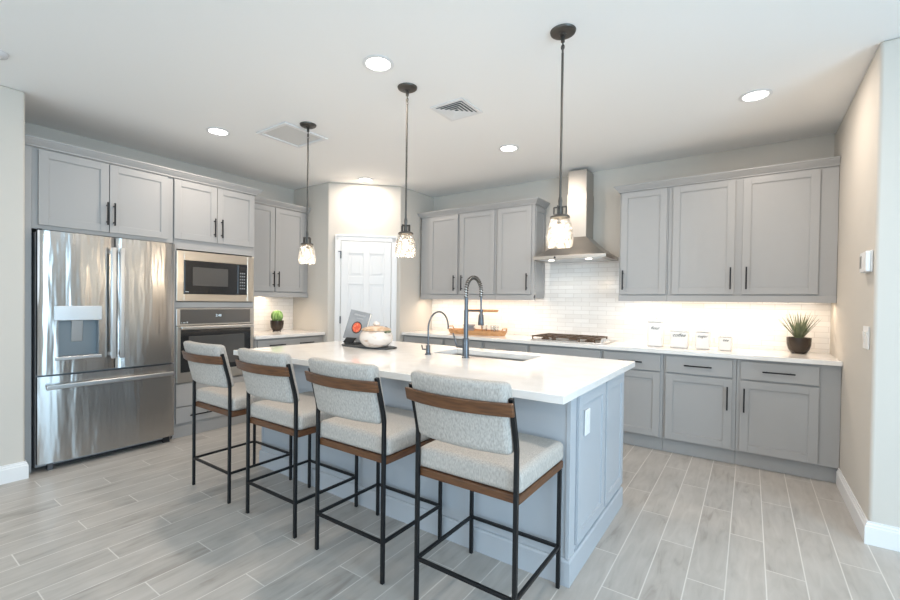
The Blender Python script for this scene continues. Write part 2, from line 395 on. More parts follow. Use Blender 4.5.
# ------------------------------------------------------------------ cabinetry helpers
class Run:   # a wall run: u along, n outwards from the carcass face, z up
    def __init__(s, kind, face): s.kind = kind; s.face = face
    def p(s, u, n, z):
        return (u, s.face-n, z) if s.kind == 'back' else (s.face+n, u, z)
    def box(s, g, u0, u1, n0, n1, z0, z1): return g.hexa([s.p(u, n, z) for u in (u0, u1) for n in (n0, n1) for z in (z0, z1)])
def shaker(run, u0, u1, z0, z1, parent, name='door', fw_=.057, t=.02, m=None):
    g = MB()
    run.box(g, u0+.01, u1-.01, .001, t*.55, z0+.01, z1-.01)
    run.box(g, u0, u0+fw_, .001, t, z0, z1); run.box(g, u1-fw_, u1, .001, t, z0, z1)
    run.box(g, u0+fw_, u1-fw_, .001, t, z0, z0+fw_); run.box(g, u0+fw_, u1-fw_, .001, t, z1-fw_, z1)
    # inner step of the frame
    a, b, c, d, q = u0+fw_, u1-fw_, z0+fw_, z1-fw_, .005
    for r in ((a, a+q, c, d), (b-q, b, c, d), (a+q, b-q, c, c+q), (a+q, b-q, d-q, d)): run.box(g, r[0], r[1], .001, t*.78, r[2], r[3])
    return g.build(name, m or m_cab, parent, bevel=.0012)
def slab(run, u0, u1, z0, z1, parent, name='drawer', t=.02):
    g = MB(); run.box(g, u0, u1, .001, t, z0, z1)
    return g.build(name, m_cab, parent, bevel=.004, seg=2)
def pull(run, u, z, length, vertical, parent, n0=.02, m=None, r=.0055):
    g = MB(); off = .032
    if vertical:
        g.bar(run.p(u, n0+off, z-length/2), run.p(u, n0+off, z+length/2), r)
        for s_ in (-1, 1): g.bar(run.p(u, n0, z+s_*length*.36), run.p(u, n0+off, z+s_*length*.36), r*.8)
    else:
        g.bar(run.p(u-length/2, n0+off, z), run.p(u+length/2, n0+off, z), r)
        for s_ in (-1, 1): g.bar(run.p(u+s_*length*.36, n0, z), run.p(u+s_*length*.36, n0+off, z), r*.8)
    return g.build('handle', m or m_black, parent, bevel=.0015)
def crown(name, label, pts, z0=2.398):
    # pts: outline of cabinet tops (open path, outward side on the left of travel); profile swept with mitres
    prof = [(0, 0), (.012, 0), (.012, .010), (.02, .018), (.040, .040), (.046, .050), (.052, .052), (.052, .062), (0, .062)]
    g = MB(); P_ = [Vector(p) for p in pts]; rings = []
    for i, p in enumerate(P_):
        dirs = []
        if i > 0: dirs.append((P_[i]-P_[i-1]).normalized())
        if i < len(P_)-1: dirs.append((P_[i+1]-P_[i]).normalized())
        ns = [Vector((d.y, -d.x)) for d in dirs]
        nn = ns[0] if len(ns) == 1 else (ns[0]+ns[1])/(1+ns[0].dot(ns[1]))
        rings.append([g.bm.verts.new((p.x+nn.x*o, p.y+nn.y*o, z0+z)) for o, z in prof])
    k = len(prof)
    for a, b in zip(rings, rings[1:]):
        for q in range(k): g.bm.faces.new((a[q], a[(q+1) % k], b[(q+1) % k], b[q]))
    g.bm.faces.new(rings[0][::-1]); g.bm.faces.new(rings[-1])
    return tag(g.build(name, m_cab), label, 'moulding', 'crown mouldings on the wall cabinets')

# ---- tall run on the left wall
TF = -4.30; tall = Run('left', TF)
c = thing('wall_cabinet', 'grey two-door cabinet right above the steel refrigerator, with tall side panel', 'cabinet', (-4.6, 1.32, 1.795), 'grey kitchen cabinets')
g = MB(); g.box(LX+.002, TF, .865, 1.828, 1.80, 2.398); g.build('body', m_cab, c, bevel=.002)
g = MB(); g.box(LX+.002, TF+.012, .822, .863, 0.001, 2.398); g.build('side_panel', m_cab, c, bevel=.002)
for i, (a, b, hu) in enumerate(((.900, 1.334, 1.318), (1.340, 1.778, 1.366))):
    d = shaker(tall, a, b, 1.832, 2.388, c); pull(tall, hu, 1.98, .185, True, d)
c = thing('oven_cabinet', 'tall grey cabinet that holds the microwave and the wall oven', 'cabinet', (-4.6, 2.23, 0), 'grey kitchen cabinets')
g = MB(); run = tall
g.box(LX+.002, TF, 1.832, 1.858, .12, 2.398); g.box(LX+.002, TF, 2.606, 2.632, .12, 2.398)
g.box(LX+.002, TF, 1.858, 2.606, 1.755, 2.398); g.box(LX+.002, TF, 1.858, 2.606, 1.212, 1.266); g.box(LX+.002, TF, 1.858, 2.606, .12, .508)
g.box(LX+.002, LX+.02, 1.858, 2.606, .508, 1.755)
g.build('body', m_cab, c, bevel=.002)
g = MB(); g.box(LX+.002, TF-.012, 1.836, 2.628, .001, .118); g.build('toe_kick', m_cab, c)
for a, b, hu in ((1.832, 2.222, 2.192), (2.228, 2.618, 2.263)):
    d = shaker(tall, a, b, 1.846, 2.388, c); pull(tall, hu, 1.99, .180, True, d)
d = slab(tall, 1.852, 2.612, .292, .500, c, 'panel')
d = slab(tall, 1.852, 2.612, .136, .284, c); pull(tall, 2.065, .203, .20, False, d); pull(tall, 2.40, .203, .20, False, d)
# ---- short run on the left wall
lu = Run('left', LX+.31)
c = thing('wall_cabinet', 'grey two-door wall cabinet above the small round cactus', 'cabinet', (-4.75, 3.09, 1.35), 'grey kitchen cabinets')
g = MB(); g.box(LX+.002, LX+.31, 2.634, 3.556, 1.352, 2.398); g.build('body', m_cab, c, bevel=.002)
g = MB(); g.box(LX+.27, LX+.322, 2.634, 3.556, 1.328, 1.384); g.build('light_rail', m_cab, c, bevel=.002)
for a, b, hu in ((2.66, 3.068, 3.045), (3.078, 3.485, 3.11)):
    d = shaker(lu, a, b, 1.395, 2.388, c); pull(lu, hu, 1.54, .185, True, d)
lb = Run('left', -4.297)
c = thing('base_cabinet', 'grey base cabinet with two pulls on its drawer, below the small round cactus', 'cabinet', (-4.6, 3.09, 0), 'grey kitchen cabinets')
g = MB(); g.box(LX+.002, -4.297, 2.636, 3.556, .12, .870); g.build('body', m_cab, c, bevel=.002)
g = MB(); g.box(LX+.002, -4.34, 2.636, 3.556, .001, .118); g.build('toe_kick', m_cab, c)
d = slab(lb, 2.665, 3.47, .715, .852, c); pull(lb, 2.89, .797, .20, False, d); pull(lb, 3.28, .797, .20, False, d)
for a, b, hu in ((2.665, 3.062, 3.03), (3.072, 3.47, 3.10)):
    d = shaker(lb, a, b, .135, .700, c); pull(lb, hu, .55, .18, True, d)
g = MB(); g.box(LX+.010, -4.257, 2.634, 3.558, .872, .907); tag(g.build('countertop', m_quartz, bevel=.003), 'short white quartz countertop below the small round cactus', 'countertop', 'white quartz countertops')
crown('crown_molding', 'grey crown moulding over the refrigerator and oven cabinets', [(TF+.012, WY+.004), (TF+.012, 2.640), (LX+.33, 2.640)][::1])
crown('crown_molding', 'short grey crown moulding over the cabinet above the cactus', [(LX+.33-.005, 2.70), (LX+.33-.005, 3.553)])
# ---- back wall uppers
ub = Run('back', 4.575)
def upper(label, u0, u1, doors, handles):
    c = thing('wall_cabinet', label, 'cabinet', ((u0+u1)/2, 4.73, 1.35), 'grey kitchen cabinets')
    g = MB(); g.box(u0, u1, 4.575, D-.01, 1.352, 2.398); g.build('body', m_cab, c, bevel=.002)
    g = MB(); g.box(u0, u1, 4.563, 4.62, 1.328, 1.384); g.build('light_rail', m_cab, c, bevel=.002)
    for (a, b), hu in zip(doors, handles):
        d = shaker(ub, a, b, 1.395, 2.390, c); pull(ub, hu, 1.533, .19, True, d)
    return c
upper('grey two-door wall cabinet above the wooden tray', -3.565, -2.442, [(-3.420, -2.980), (-2.945, -2.465)], [-3.018, -2.903])
cc = upper('narrow grey one-door wall cabinet just left of the range hood', -2.440, -1.966, [(-2.422, -2.000)], [-2.04])
g = MB(); 
for y0, y1, z0, z1 in ((4.60, 4.655, 1.40, 2.385), (4.81, 4.865, 1.40, 2.385), (4.655, 4.81, 1.40, 1.455), (4.655, 4.81, 2.33, 2.385)): g.box(-1.966, -1.960, y0, y1, z0, z1)
g.build('side_panel', m_cab, cc)
upper('narrow grey one-door wall cabinet just right of the range hood', -1.066, -.637, [(-1.050, -.648)], [-1.024])
upper('grey two-door wall cabinet at the right end, above the spiky potted plant', -.635, .548, [(-.597, -.118), (-.063, .436)], [-.143, -.031])
crown('crown_molding', 'grey crown moulding over the wall cabinets left of the range hood', [(-3.567, D-.01), (-3.567, 4.573), (-1.964, 4.573), (-1.964, D-.01)])
crown('crown_molding', 'grey crown moulding over the wall cabinets right of the range hood', [(-1.068, D-.01), (-1.068, 4.573), (.546, 4.573)])
# ---- back wall base units
bb = Run('back', 4.265)
def base(label, u0, u1, a, b, drawer, doors, hs, dh=None, blind=False):
    c = thing('base_cabinet', label, 'cabinet', ((u0+u1)/2, 4.57, 0), 'grey kitchen cabinets')
    g = MB(); g.box(u0, u1, 4.265, D-.01, .12, .870); g.build('body', m_cab, c, bevel=.002)
    g = MB(); g.box(u0, u1, 4.305, D-.01, .001, .118); g.build('toe_kick', m_cab, c)
    d = slab(bb, a, b, .710, .852, c, 'panel' if blind else 'drawer')
    if not blind: pull(bb, dh if dh is not None else (a+b)/2, .783, .20, False, d)
    for (p, q), h in zip(doors, hs):
        d = shaker(bb, p, q, .132, .698, c); pull(bb, h, .545, .19, True, d)
base('grey base cabinet in the corner by the pantry, behind the filter tap', -3.594, -2.957, -3.565, -2.97, 1, [(-3.565, -2.97)], [-3.0])
base('grey base cabinet under the left half of the wooden tray', -2.955, -2.417, -2.935, -2.435, 1, [(-2.935, -2.435)], [-2.465])
base('grey base cabinet under the right end of the wooden tray', -2.415, -1.879, -2.395, -1.895, 1, [(-2.395, -1.895)], [-2.365])
base('wide grey base cabinet under the gas cooktop', -1.877, -1.129, -1.858, -1.145, 1, [(-1.858, -1.505), (-1.498, -1.145)], [-1.535, -1.468], blind=True)
base('grey base cabinet under the canister marked flour, partly hidden by the island', -1.127, -.612, -1.118, -.634, 1, [(-1.118, -.634)], [-1.085])
base('grey base cabinet under the three lower canisters, pull at the right of its door', -.610, -.080, -.589, -.106, 1, [(-.589, -.106)], [-.138])
base('grey base cabinet at the right end, below the spiky potted plant', -.078, .548, -.053, .427, 1, [(-.053, .427)], [-.026])
g = MB(); g.box(-3.594, .548, 4.222, D-.010, .872, .907)
tag(g.build('countertop', m_quartz, bevel=.003), 'long white quartz countertop along the tiled back wall', 'countertop', 'white quartz countertops')

# ------------------------------------------------------------------ refrigerator
FX = -4.20
rf = thing('refrigerator', 'stainless steel french-door refrigerator with a water dispenser', 'refrigerator', (-4.55, 1.348, 0))
MB().box(LX+.03, FX-.075, .880, 1.806, .03, 1.775).build('body', mat('dark grey case', (.30, .31, .32), .45, .3), rf, bevel=.004)
def curved_door(y0, y1, z0, z1, name, hole=None, bulge=.010, edge0=True, edge1=True):
    g = MB(); n = 22; xb = FX-.068; ys = [y0+(y1-y0)*i/n for i in range(n+1)]
    if hole: ys = sorted(set(ys+[hole[0], hole[1]])); ys = [y for i, y in enumerate(ys) if i == 0 or y-ys[i-1] > 1e-4]
    def fx(y):
        t = (y-y0)/(y1-y0)*2-1
        return FX-bulge*(t*t)-.012*abs(t)**16
    zs = [z0, z1] if not hole else [z0, hole[2], hole[3], z1]
    V = {}
    for i, y in enumerate(ys):
        for j, z in enumerate(zs): V[i, j] = g.bm.verts.new((fx(y), y, z))
        for j, z in ((0, z0), (len(zs)-1, z1)): V['b', i, j] = g.bm.verts.new((xb, y, z))
    J = len(zs)-1
    for i in range(len(ys)-1):
        for j in range(J):
            if hole and j == 1 and ys[i] >= hole[0]-1e-6 and ys[i+1] <= hole[1]+1e-6: continue
            g.bm.faces.new((V[i, j], V[i+1, j], V[i+1, j+1], V[i, j+1]))
        g.bm.faces.new((V['b', i, 0], V['b', i+1, 0], V[i+1, 0], V[i, 0])); g.bm.faces.new((V['b', i, J], V['b', i+1, J], V[i+1, J], V[i, J]))
    for i in (0, len(ys)-1): g.bm.faces.new([V[i, j] for j in range(J+1)]+[V['b', i, J], V['b', i, 0]])
    o = g.build(name, m_steel, rf, smooth=True)
    return o
dl = curved_door(.882, 1.353, .722, 1.785, 'door', hole=(.995, 1.245, .845, 1.125))
dr = curved_door(1.361, 1.812, .722, 1.785, 'door')
dz = curved_door(.882, 1.812, .062, .708, 'freezer_drawer', bulge=.014)
def fridge_handle(y, z0, z1, par):
    g = MB(); g.box(FX+.030, FX+.052, y-.017, y+.017, z0, z1); g.box(FX-.01, FX+.034, y-.010, y+.010, z0+.02, z0+.05); g.box(FX-.01, FX+.034, y-.010, y+.010, z1-.05, z1-.02)
    return g.build('handle', m_steelh, par, bevel=.006, seg=3)
fridge_handle(1.330, .81, 1.70, dl); fridge_handle(1.388, .81, 1.70, dr)
g = MB(); g.box(FX+.032, FX+.052, .918, 1.778, .615, .650); g.box(FX-.02, FX+.034, .95, .98, .622, .643); g.box(FX-.02, FX+.034, 1.715, 1.745, .622, .643); g.build('handle', m_steelh, dz, bevel=.006, seg=3)
g = MB(); g.box(FX-.066, FX-.062, .995, 1.245, .845, 1.125)
g.box(FX-.066, FX-.004, .995, .999, .845, 1.125); g.box(FX-.066, FX-.004, 1.241, 1.245, .845, 1.125); g.box(FX-.066, FX-.004, .999, 1.241, .845, .85); g.build('dispenser_niche', m_dispenser, dl)
g = MB(); g.box(FX-.02, FX+.010, .972, 1.262, 1.120, 1.232); g.build('dispenser_control_panel', mat('brushed control strip', (.62, .64, .66), .3, 1, bump=(30, (1, 1, 9), .3, .003)), dl, bevel=.004)
g = MB(); g.box(FX-.02, FX+.008, .975, 1.262, .822, .848); g.build('drip_tray', m_steelh, dl, bevel=.004)
g = MB(); g.hexa([(x+(0 if z else -.015), y, .955+z*.165) for x in (FX-.050, FX-.042) for y in (1.085, 1.155) for z in (0, 1)]); g.build('dispenser_paddle', m_steelh, dl, bevel=.003)
g = MB(); g.box(FX-.10, FX-.045, .945, .975, 0.001, .06); g.build('foot', m_gun, rf)
g = MB(); g.box(FX-.10, FX-.06, 1.74, 1.79, 0.001, .06); g.build('foot', m_dark, rf)
g = MB(); g.box(FX-.11, FX-.08, .95, 1.75, .015, .06); g.build('grille', m_dark, rf)
g = MB(); g.box(FX-.10, FX-.055, .893, .915, 1.785, 1.800); g.build('hinge_cover', m_dark, rf)

# ------------------------------------------------------------------ microwave
mf = Run('left', -4.300)
mw = thing('microwave', 'built-in microwave with a steel trim frame, above the wall oven', 'microwave', (-4.5, 2.23, 1.27))
g = MB(); Y0, Y1, Z0, Z1 = 1.852, 2.614, 1.272, 1.742; a0, a1, b0, b1 = 1.915, 2.540, 1.342, 1.655
for u0, u1, z0, z1 in ((Y0, a0, Z0, Z1), (a1, Y1, Z0, Z1), (a0, a1, Z0, b0), (a0, a1, b1, Z1)): mf.box(g, u0, u1, .001, .022, z0, z1)
g.build('trim_frame', mat('warm brushed steel', (.66, .60, .52), .3, 1, bump=(3, (.5, 2, 3), .15, .03)), mw, bevel=.003)
g = MB(); mf.box(g, a0+.004, a1-.004, -.30, .0, b0+.004, b1-.004); g.build('body', m_dark, mw)
g = MB(); mf.box(g, a0+.002, 2.430, .001, .030, b0+.002, b1-.002); d = g.build('door', m_bglass, mw, bevel=.003)
g = MB(); mf.box(g, 1.990, 2.330, .0301, .0315, 1.420, 1.596); g.build('window', m_bglass2, d)
g = MB(); mf.box(g, 2.434, a1-.002, .001, .028, b0+.002, b1-.002); d = g.build('control_panel', m_bglass, mw, bevel=.003)
g = MB(); mf.box(g, 2.455, 2.518, .0281, .029, 1.585, 1.625); g.build('display', m_dark, d)
g = MB()
for r in range(6):
    for q in range(3): mf.box(g, 2.456+q*.021, 2.470+q*.021, .0281, .0295, 1.555-r*.031, 1.569-r*.031)
g.build('keypad', mat('key legend grey', sr('7E8284'), .5), d)
g = MB(); mf.box(g, 1.925, 1.955, .0301, .031, 1.358, 1.364); g.build('nameplate', m_silver, mw)
# ------------------------------------------------------------------ wall oven
ov = thing('wall_oven', 'stainless steel wall oven with black glass, below the microwave', 'oven', (-4.5, 2.23, .51))
g = MB(); mf.box(g, 1.862, 2.602, -.45, .0, .515, 1.205); g.build('body', m_dark, ov)
g = MB(); mf.box(g, 1.852, 2.608, .001, .020, 1.045, 1.207); cp = g.build('control_panel', m_steelp, ov, bevel=.003)
g = MB(); mf.box(g, 1.885, 2.575, .0201, .023, 1.060, 1.196); g.build('glass', m_bglass2, cp, bevel=.001)
g = MB()
mf.box(g, 1.852, 2.608, .001, .030, .516, 1.040); d = g.build('door', mat('oven door steel', (.64, .60, .54), .3, 1), ov, bevel=.004)
g = MB(); mf.box(g, 1.885, 2.575, .0301, .033, .610, 1.005); dg = g.build('glass', m_bglass, d, bevel=.001)
g = MB(); mf.box(g, 1.955, 2.505, .0331, .034, .660, .945); g.build('window', m_bglass2, d)
g = MB(); mf.box(g, 1.872, 2.590, .060, .080, 1.010, 1.038); mf.box(g, 1.900, 1.925, .03, .062, 1.013, 1.035); mf.box(g, 2.535, 2.560, .03, .062, 1.013, 1.035); g.build('handle', m_steelh, d, bevel=.006, seg=3)
def text_mesh(name, body, size, m, parent, pos, ux, shear=0, ext=.0006, bold=False, align='CENTER'):
    # letters on a vertical plane: ux = direction of writing, up is z
    cu = bpy.data.curves.new(name, 'FONT'); cu.body = body; cu.size = size; cu.align_x = align; cu.shear = shear; cu.extrude = ext
    if bold: cu.offset = size*.02
    t = bpy.data.objects.new(name, cu); COL.objects.link(t)
    me = bpy.data.meshes.new_from_object(t.evaluated_get(bpy.context.evaluated_depsgraph_get()))
    bpy.data.objects.remove(t); ux = Vector(ux); uz = Vector((0, 0, 1)); n = ux.cross(uz)
    R = Matrix((ux, uz, n)).transposed().to_4x4()
    root = parent; off = Vector((0, 0, 0))
    while root is not None: off += Vector(root.location); root = root.parent
    me.transform(Matrix.Translation(Vector(pos)-off) @ R); me.materials.clear(); me.materials.append(m)
    o = bpy.data.objects.new(name, me); COL.objects.link(o); o.parent = parent; return o
text_mesh('display', '2:48', .034, m_disp, cp, mf.p(2.24, .024, 1.125), (0, 1, 0))
g = MB()
for k, (a, b) in enumerate(((1.893, 1.899), (1.908, 1.930), (1.940, 1.952))): mf.box(g, a, b, .0231, .024, 1.068, 1.076 + (.006 if k == 2 else 0))
g.build('nameplate', m_silver, cp)

# ------------------------------------------------------------------ range hood
hd = thing('range_hood', 'stainless steel chimney range hood above the gas cooktop', 'range hood', (-1.525, 4.7, 1.755))
x0, x1, y0, y1 = -1.898, -1.148, 4.385, D-.009
g = MB()
top = [(x, y, z) for x in (x0, x1) for y in (y0, y1) for z in (1.757, 1.793)]; g.hexa(top)
g.build('rim', m_hood, hd, bevel=.002)
g = MB(); cx0, cx1, cy0 = -1.622, -1.414, 4.622
n = 8; rings = []
for i in range(n+1):
    t = i/n; e = 1-(1-t)**1.0; s_ = t**.92
    z = 1.793+(2.005-1.793)*(.82*t+.18*t*t)
    rings.append([g.bm.verts.new(p) for p in ((x0+(cx0-x0)*s_, y0+(cy0-y0)*s_, z), (x1+(cx1-x1)*s_, y0+(cy0-y0)*s_, z), (x1+(cx1-x1)*s_, y1, z), (x0+(cx0-x0)*s_, y1, z))])
for a, b in zip(rings, rings[1:]):
    for k in range(4): g.bm.faces.new((a[k], a[(k+1) % 4], b[(k+1) % 4], b[k]))
g.bm.faces.new(rings[-1]); g.bm.faces.new(rings[0][::-1]); g.build('canopy', m_hood, hd)
MB().box(cx0, cx1, cy0, y1, 2.0, 2.475).build('chimney', m_hood, hd, bevel=.002)
MB().box(cx0+.006, cx1-.006, cy0+.006, y1, 2.475, 2.716).build('chimney_extension', m_hood, hd, bevel=.002)
MB().box(x0+.05, x1-.05, y0+.04, y1-.06, 1.752, 1.7575).build('filter', m_steelh, hd)
for x in (-1.72, -1.33): MB().lathe([(0, 0), (.03, 0), (.03, .004), (0, .004)], (x, 4.45, 1.7485), 20).build('lamp', m_hoodlamp, hd)
MB().lathe([(0, 0), (.010, 0), (.010, .006), (0, .006)], (0, 0, 0), 16).xform(Matrix.Translation((-1.66, 4.385, 1.775)) @ Matrix.Rotation(math.pi/2, 4, 'X')).build('control_button', m_dark, hd)
# ------------------------------------------------------------------ cooktop
ct = thing('gas_cooktop', 'steel gas cooktop with bronze-toned grates under the range hood', 'cooktop', (-1.51, 4.55, .907))
MB().box(-1.885, -1.135, 4.315, 4.80, .9075, .917).build('tray', m_steelh, ct, bevel=.003)
for i, (a, b) in enumerate(((-1.875, -1.64), (-1.632, -1.392), (-1.384, -1.22))):
    g = MB(); z = .950
    for q in range(5):
        yy = 4.335+(4.78-4.335)*q/4; g.bar((a, yy, z), (b, yy, z), .006)
    for q in range(3):
        xx = a+.006+(b-a-.012)*q/2; g.bar((xx, 4.33, z), (xx, 4.785, z), .006)
    for xx in (a+.006, b-.006):
        for yy in (4.337, 4.778): g.bar((xx, yy, .917), (xx, yy, z), .006)
    g.build('grate', m_grate, ct)
for x, y in ((-1.76, 4.42), (-1.76, 4.68), (-1.51, 4.55), (-1.30, 4.42), (-1.30, 4.68)):
    MB().lathe([(0, .022), (.028, .022), (.03, .014), (.042, .012), (.045, 0), (0, 0)], (x, y, .917), 20).build('burner', m_grate, ct, smooth=True)
for k in range(4):
    MB().lathe([(0, .026), (.014, .026), (.017, .004), (.02, 0), (0, 0)], (-1.168, 4.37+k*.085, .917), 16).build('knob', m_steelh, ct, smooth=True)

# ------------------------------------------------------------------ island
IX0, IX1, IY0, IY1 = -3.230, -.634, 1.807, 3.217
bx0, bx1, by0, by1 = -3.095, -.662, 1.970, 2.965
isl = thing('kitchen_island', 'large blue-grey panelled kitchen island with bar stools along one side', 'kitchen island', (-1.9, 2.47, 0))
g = MB()
g.box(bx0, bx1, by0, by0+.02, 0.001, .868); g.box(bx0, bx1, by1-.02, by1, 0.001, .868)
g.box(bx0, bx0+.02, by0+.02, by1-.02, 0.001, .868); g.box(bx1-.02, bx1, by0+.02, by1-.02, 0.001, .868)
g.build('body', m_isl, isl)
g = MB(); rows = []
for t, z in ((.0005, .001), (.014, .001), (.014, .110), (.009, .120), (.0005, .122)):
    rows.append([g.bm.verts.new(p) for p in ((bx0-t, by0-t, z), (bx1+t, by0-t, z), (bx1+t, by1+t, z), (bx0-t, by1+t, z))])
for i in range(5):
    for k in range(4): g.bm.faces.new((rows[i][k], rows[i][(k+1) % 4], rows[(i+1) % 5][(k+1) % 4], rows[(i+1) % 5][k]))
g.build('base_trim', m_isl, isl)
er = Run('left', bx1)
shaker(er, 2.062, 2.520, .150, .862, isl, 'end_panel', .055, .016, m_isl)
shaker(er, 2.552, 2.955, .150, .862, isl, 'end_panel', .055, .016, m_isl)
MB().prism([(bx1-.012, 1.966), (bx1+.006, 1.966), (bx1+.006, 2.045), (bx1, 2.045), (bx1, 1.970), (bx1-.012, 1.970)], .122, .868).build('corner_stile', m_isl, isl)
MB().box(bx0, bx0+.02, 1.966, 1.970, .122, .868).build('corner_stile', m_isl, isl)
far = Run('back', 0)
class Far:   # side facing the range
    def p(s, u, n, z): return (u, by1+n, z)
    def box(s, g, u0, u1, n0, n1, z0, z1): return g.hexa([s.p(u, n, z) for u in (u0, u1) for n in (n0, n1) for z in (z0, z1)])
for a, b in ((-3.07, -2.62), (-2.60, -2.02), (-2.0, -1.6), (-1.59, -1.19), (-1.17, -.69)):
    d = shaker(Far(), a, b, .140, .860, isl, m=m_isl)
    pull(Far(), b-.04, .70, .19, True, d)
# island worktop with the sink cut-out
SX0, SX1, SY0, SY1 = -1.985, -1.235, 2.690, 3.045
g = MB(); xs = [IX0, SX0, SX1, IX1]; ys = [IY0, SY0, SY1, IY1]; V = {}
for i, x in enumerate(xs):
    for j, y in enumerate(ys):
        for k, z in enumerate((.869, .907)): V[i, j, k] = g.bm.verts.new((x, y, z))
for i in range(3):
    for j in range(3):
        if (i, j) == (1, 1): continue
        for k in (0, 1): g.bm.faces.new([V[i, j, k], V[i+1, j, k], V[i+1, j+1, k], V[i, j+1, k]])
for i in range(3):
    for j in (0, 3): g.bm.faces.new([V[i, j, 0], V[i+1, j, 0], V[i+1, j, 1], V[i, j, 1]]); g.bm.faces.new([V[j, i, 0], V[j, i+1, 0], V[j, i+1, 1], V[j, i, 1]])
for a, b in (((1, 1), (2, 1)), ((2, 1), (2, 2)), ((2, 2), (1, 2)), ((1, 2), (1, 1))): g.bm.faces.new([V[(*a, 0)], V[(*b, 0)], V[(*b, 1)], V[(*a, 1)]])
tag(g.build('countertop', m_quartz, bevel=.003), 'big white quartz island countertop with the sink cut-out', 'countertop', 'white quartz countertops')
sk = thing('sink', 'undermount stainless steel sink in the island countertop', 'sink', (-1.61, 2.87, .67))
g = MB(); t = .004; zb, zt = .665, .868; a, b, c_, d_ = SX0-.004, SX1+.004, SY0-.004, SY1+.004
g.box(a, b, c_, d_, zb, zb+t); g.box(a-t, a, c_, d_, zb, zt); g.box(b, b+t, c_, d_, zb, zt); g.box(a-t, b+t, c_-t, c_, zb, zt); g.box(a-t, b+t, d_, d_+t, zb, zt)
g.box(-1.62, -1.60, c_, d_, zb, .80)
g.build('basin', m_steelp, sk)
for x in (-1.80, -1.42): MB().lathe([(0, .006), (.035, .006), (.045, .002), (.045, 0), (0, 0)], (x, 2.87, zb+t), 20).build('drain', m_steelp, sk, smooth=True)

# faucets
fc = thing('kitchen_faucet', 'tall gunmetal spring faucet at the island sink', 'faucet', (-1.62, 2.60, .907))
X = -1.62
MB().lathe([(0, 0), (.028, 0), (.028, .006), (.0235, .010), (.0235, .130), (.0215, .136), (.0160, .138), (.0160, .33), (.0135, .34), (.0135, .425), (0, .425)], (X, 2.60, .9075), 24).build('column', m_gun, fc, smooth=True)
arc = []
for i in range(41):
    t = i/40; a = math.pi*(1-t); arc.append((X, 2.70+.104*math.cos(a), 1.380+.096*math.sin(a)))
path = [(X, 2.596, 1.33), (X, 2.596, 1.358)]+arc+[(X, 2.804, 1.35), (X, 2.806, 1.338)]
MB().tube(path, .0055, 10).build('hose', m_steelp, fc, smooth=True)
# coil around the hose
P_ = [Vector(p) for p in path]; L_ = [0]
for a, b in zip(P_, P_[1:]): L_.append(L_[-1]+(b-a).length)
def along(s):
    for i in range(len(P_)-1):
        if s <= L_[i+1] or i == len(P_)-2:
            t = (s-L_[i])/max(1e-9, L_[i+1]-L_[i]); return P_[i].lerp(P_[i+1], t), (P_[i+1]-P_[i]).normalized()
coil = []; turns = 24; N = turns*10
for i in range(N+1):
    p, t = along(L_[-1]*i/N); s1 = Vector((1, 0, 0)); s2 = s1.cross(t)
    a = 2*math.pi*turns*i/N; coil.append(p+s1*math.cos(a)*.0130+s2*math.sin(a)*.0130)
MB().tube(coil, .0034, 6).build('spring', m_bronze, fc, smooth=True)
MB().tube([(X, 2.806, 1.345), (X, 2.807, 1.225)], .007, 12).build('hose', m_gun, fc, smooth=True)
MB().lathe([(0, .10), (.010, .10), (.012, .085), (.019, .075), (.021, .03), (.023, .004), (.021, 0), (0, 0)], (X, 2.808, 1.128), 20).build('spray_head', m_gun, fc, smooth=True)
g = MB().tube([(X, 2.60, 1.237), (X, 2.79, 1.237)], .006, 10); g.lathe([(.012, -.008), (.0155, -.008), (.0155, .008), (.012, .008), (.012, -.008)], (X, 2.807, 1.237), 20); g.build('holder_arm', m_gun, fc, smooth=True)
g = MB().tube([(X, 2.60, .985), (X-.075, 2.60, .985)], .012, 14); g.tube([(X-.068, 2.60, .985), (X-.080, 2.598, 1.005), (X-.105, 2.595, 1.075)], [.010, .008, .0055], 10); g.build('lever', m_gun, fc, smooth=True)
ff = thing('filter_tap', 'slim gooseneck filtered-water tap left of the spring faucet', 'faucet', (-1.94, 2.575, .907)); X = -1.932
MB().lathe([(0, 0), (.024, 0), (.024, .006), (.016, .010), (.0155, .065), (.010, .072), (0, .072)], (X, 2.575, .9075), 20).build('body', m_gun, ff, smooth=True)
pts = [(X, 2.575, .97), (X, 2.575, 1.10)]+[(X, 2.705+.130*math.cos(math.pi*(1-i/24)), 1.10+.122*math.sin(math.pi*(1-i/24))) for i in range(1, 25)]+[(X, 2.836, 1.085)]
MB().tube(pts, .0065, 10).build('spout', m_gun, ff, smooth=True)
MB().tube([(X, 2.575, .945), (X-.045, 2.565, .945), (X-.05, 2.563, .975)], [.006, .006, .005], 8).build('lever', m_gun, ff, smooth=True)

# island power outlet
ot = thing('power_outlet', 'white power outlet on the right end of the island', 'outlet', (bx1+.012, 2.187, .71))
MB().box(bx1+.0112, bx1+.018, 2.150, 2.226, .650, .775).build('plate', m_white, ot, bevel=.002)
for z in (.685, .738): MB().box(bx1+.018, bx1+.020, 2.171, 2.205, z-.016, z+.016).build('socket', mat('socket face', sr('E2E2E0'), .4), ot, bevel=.001)
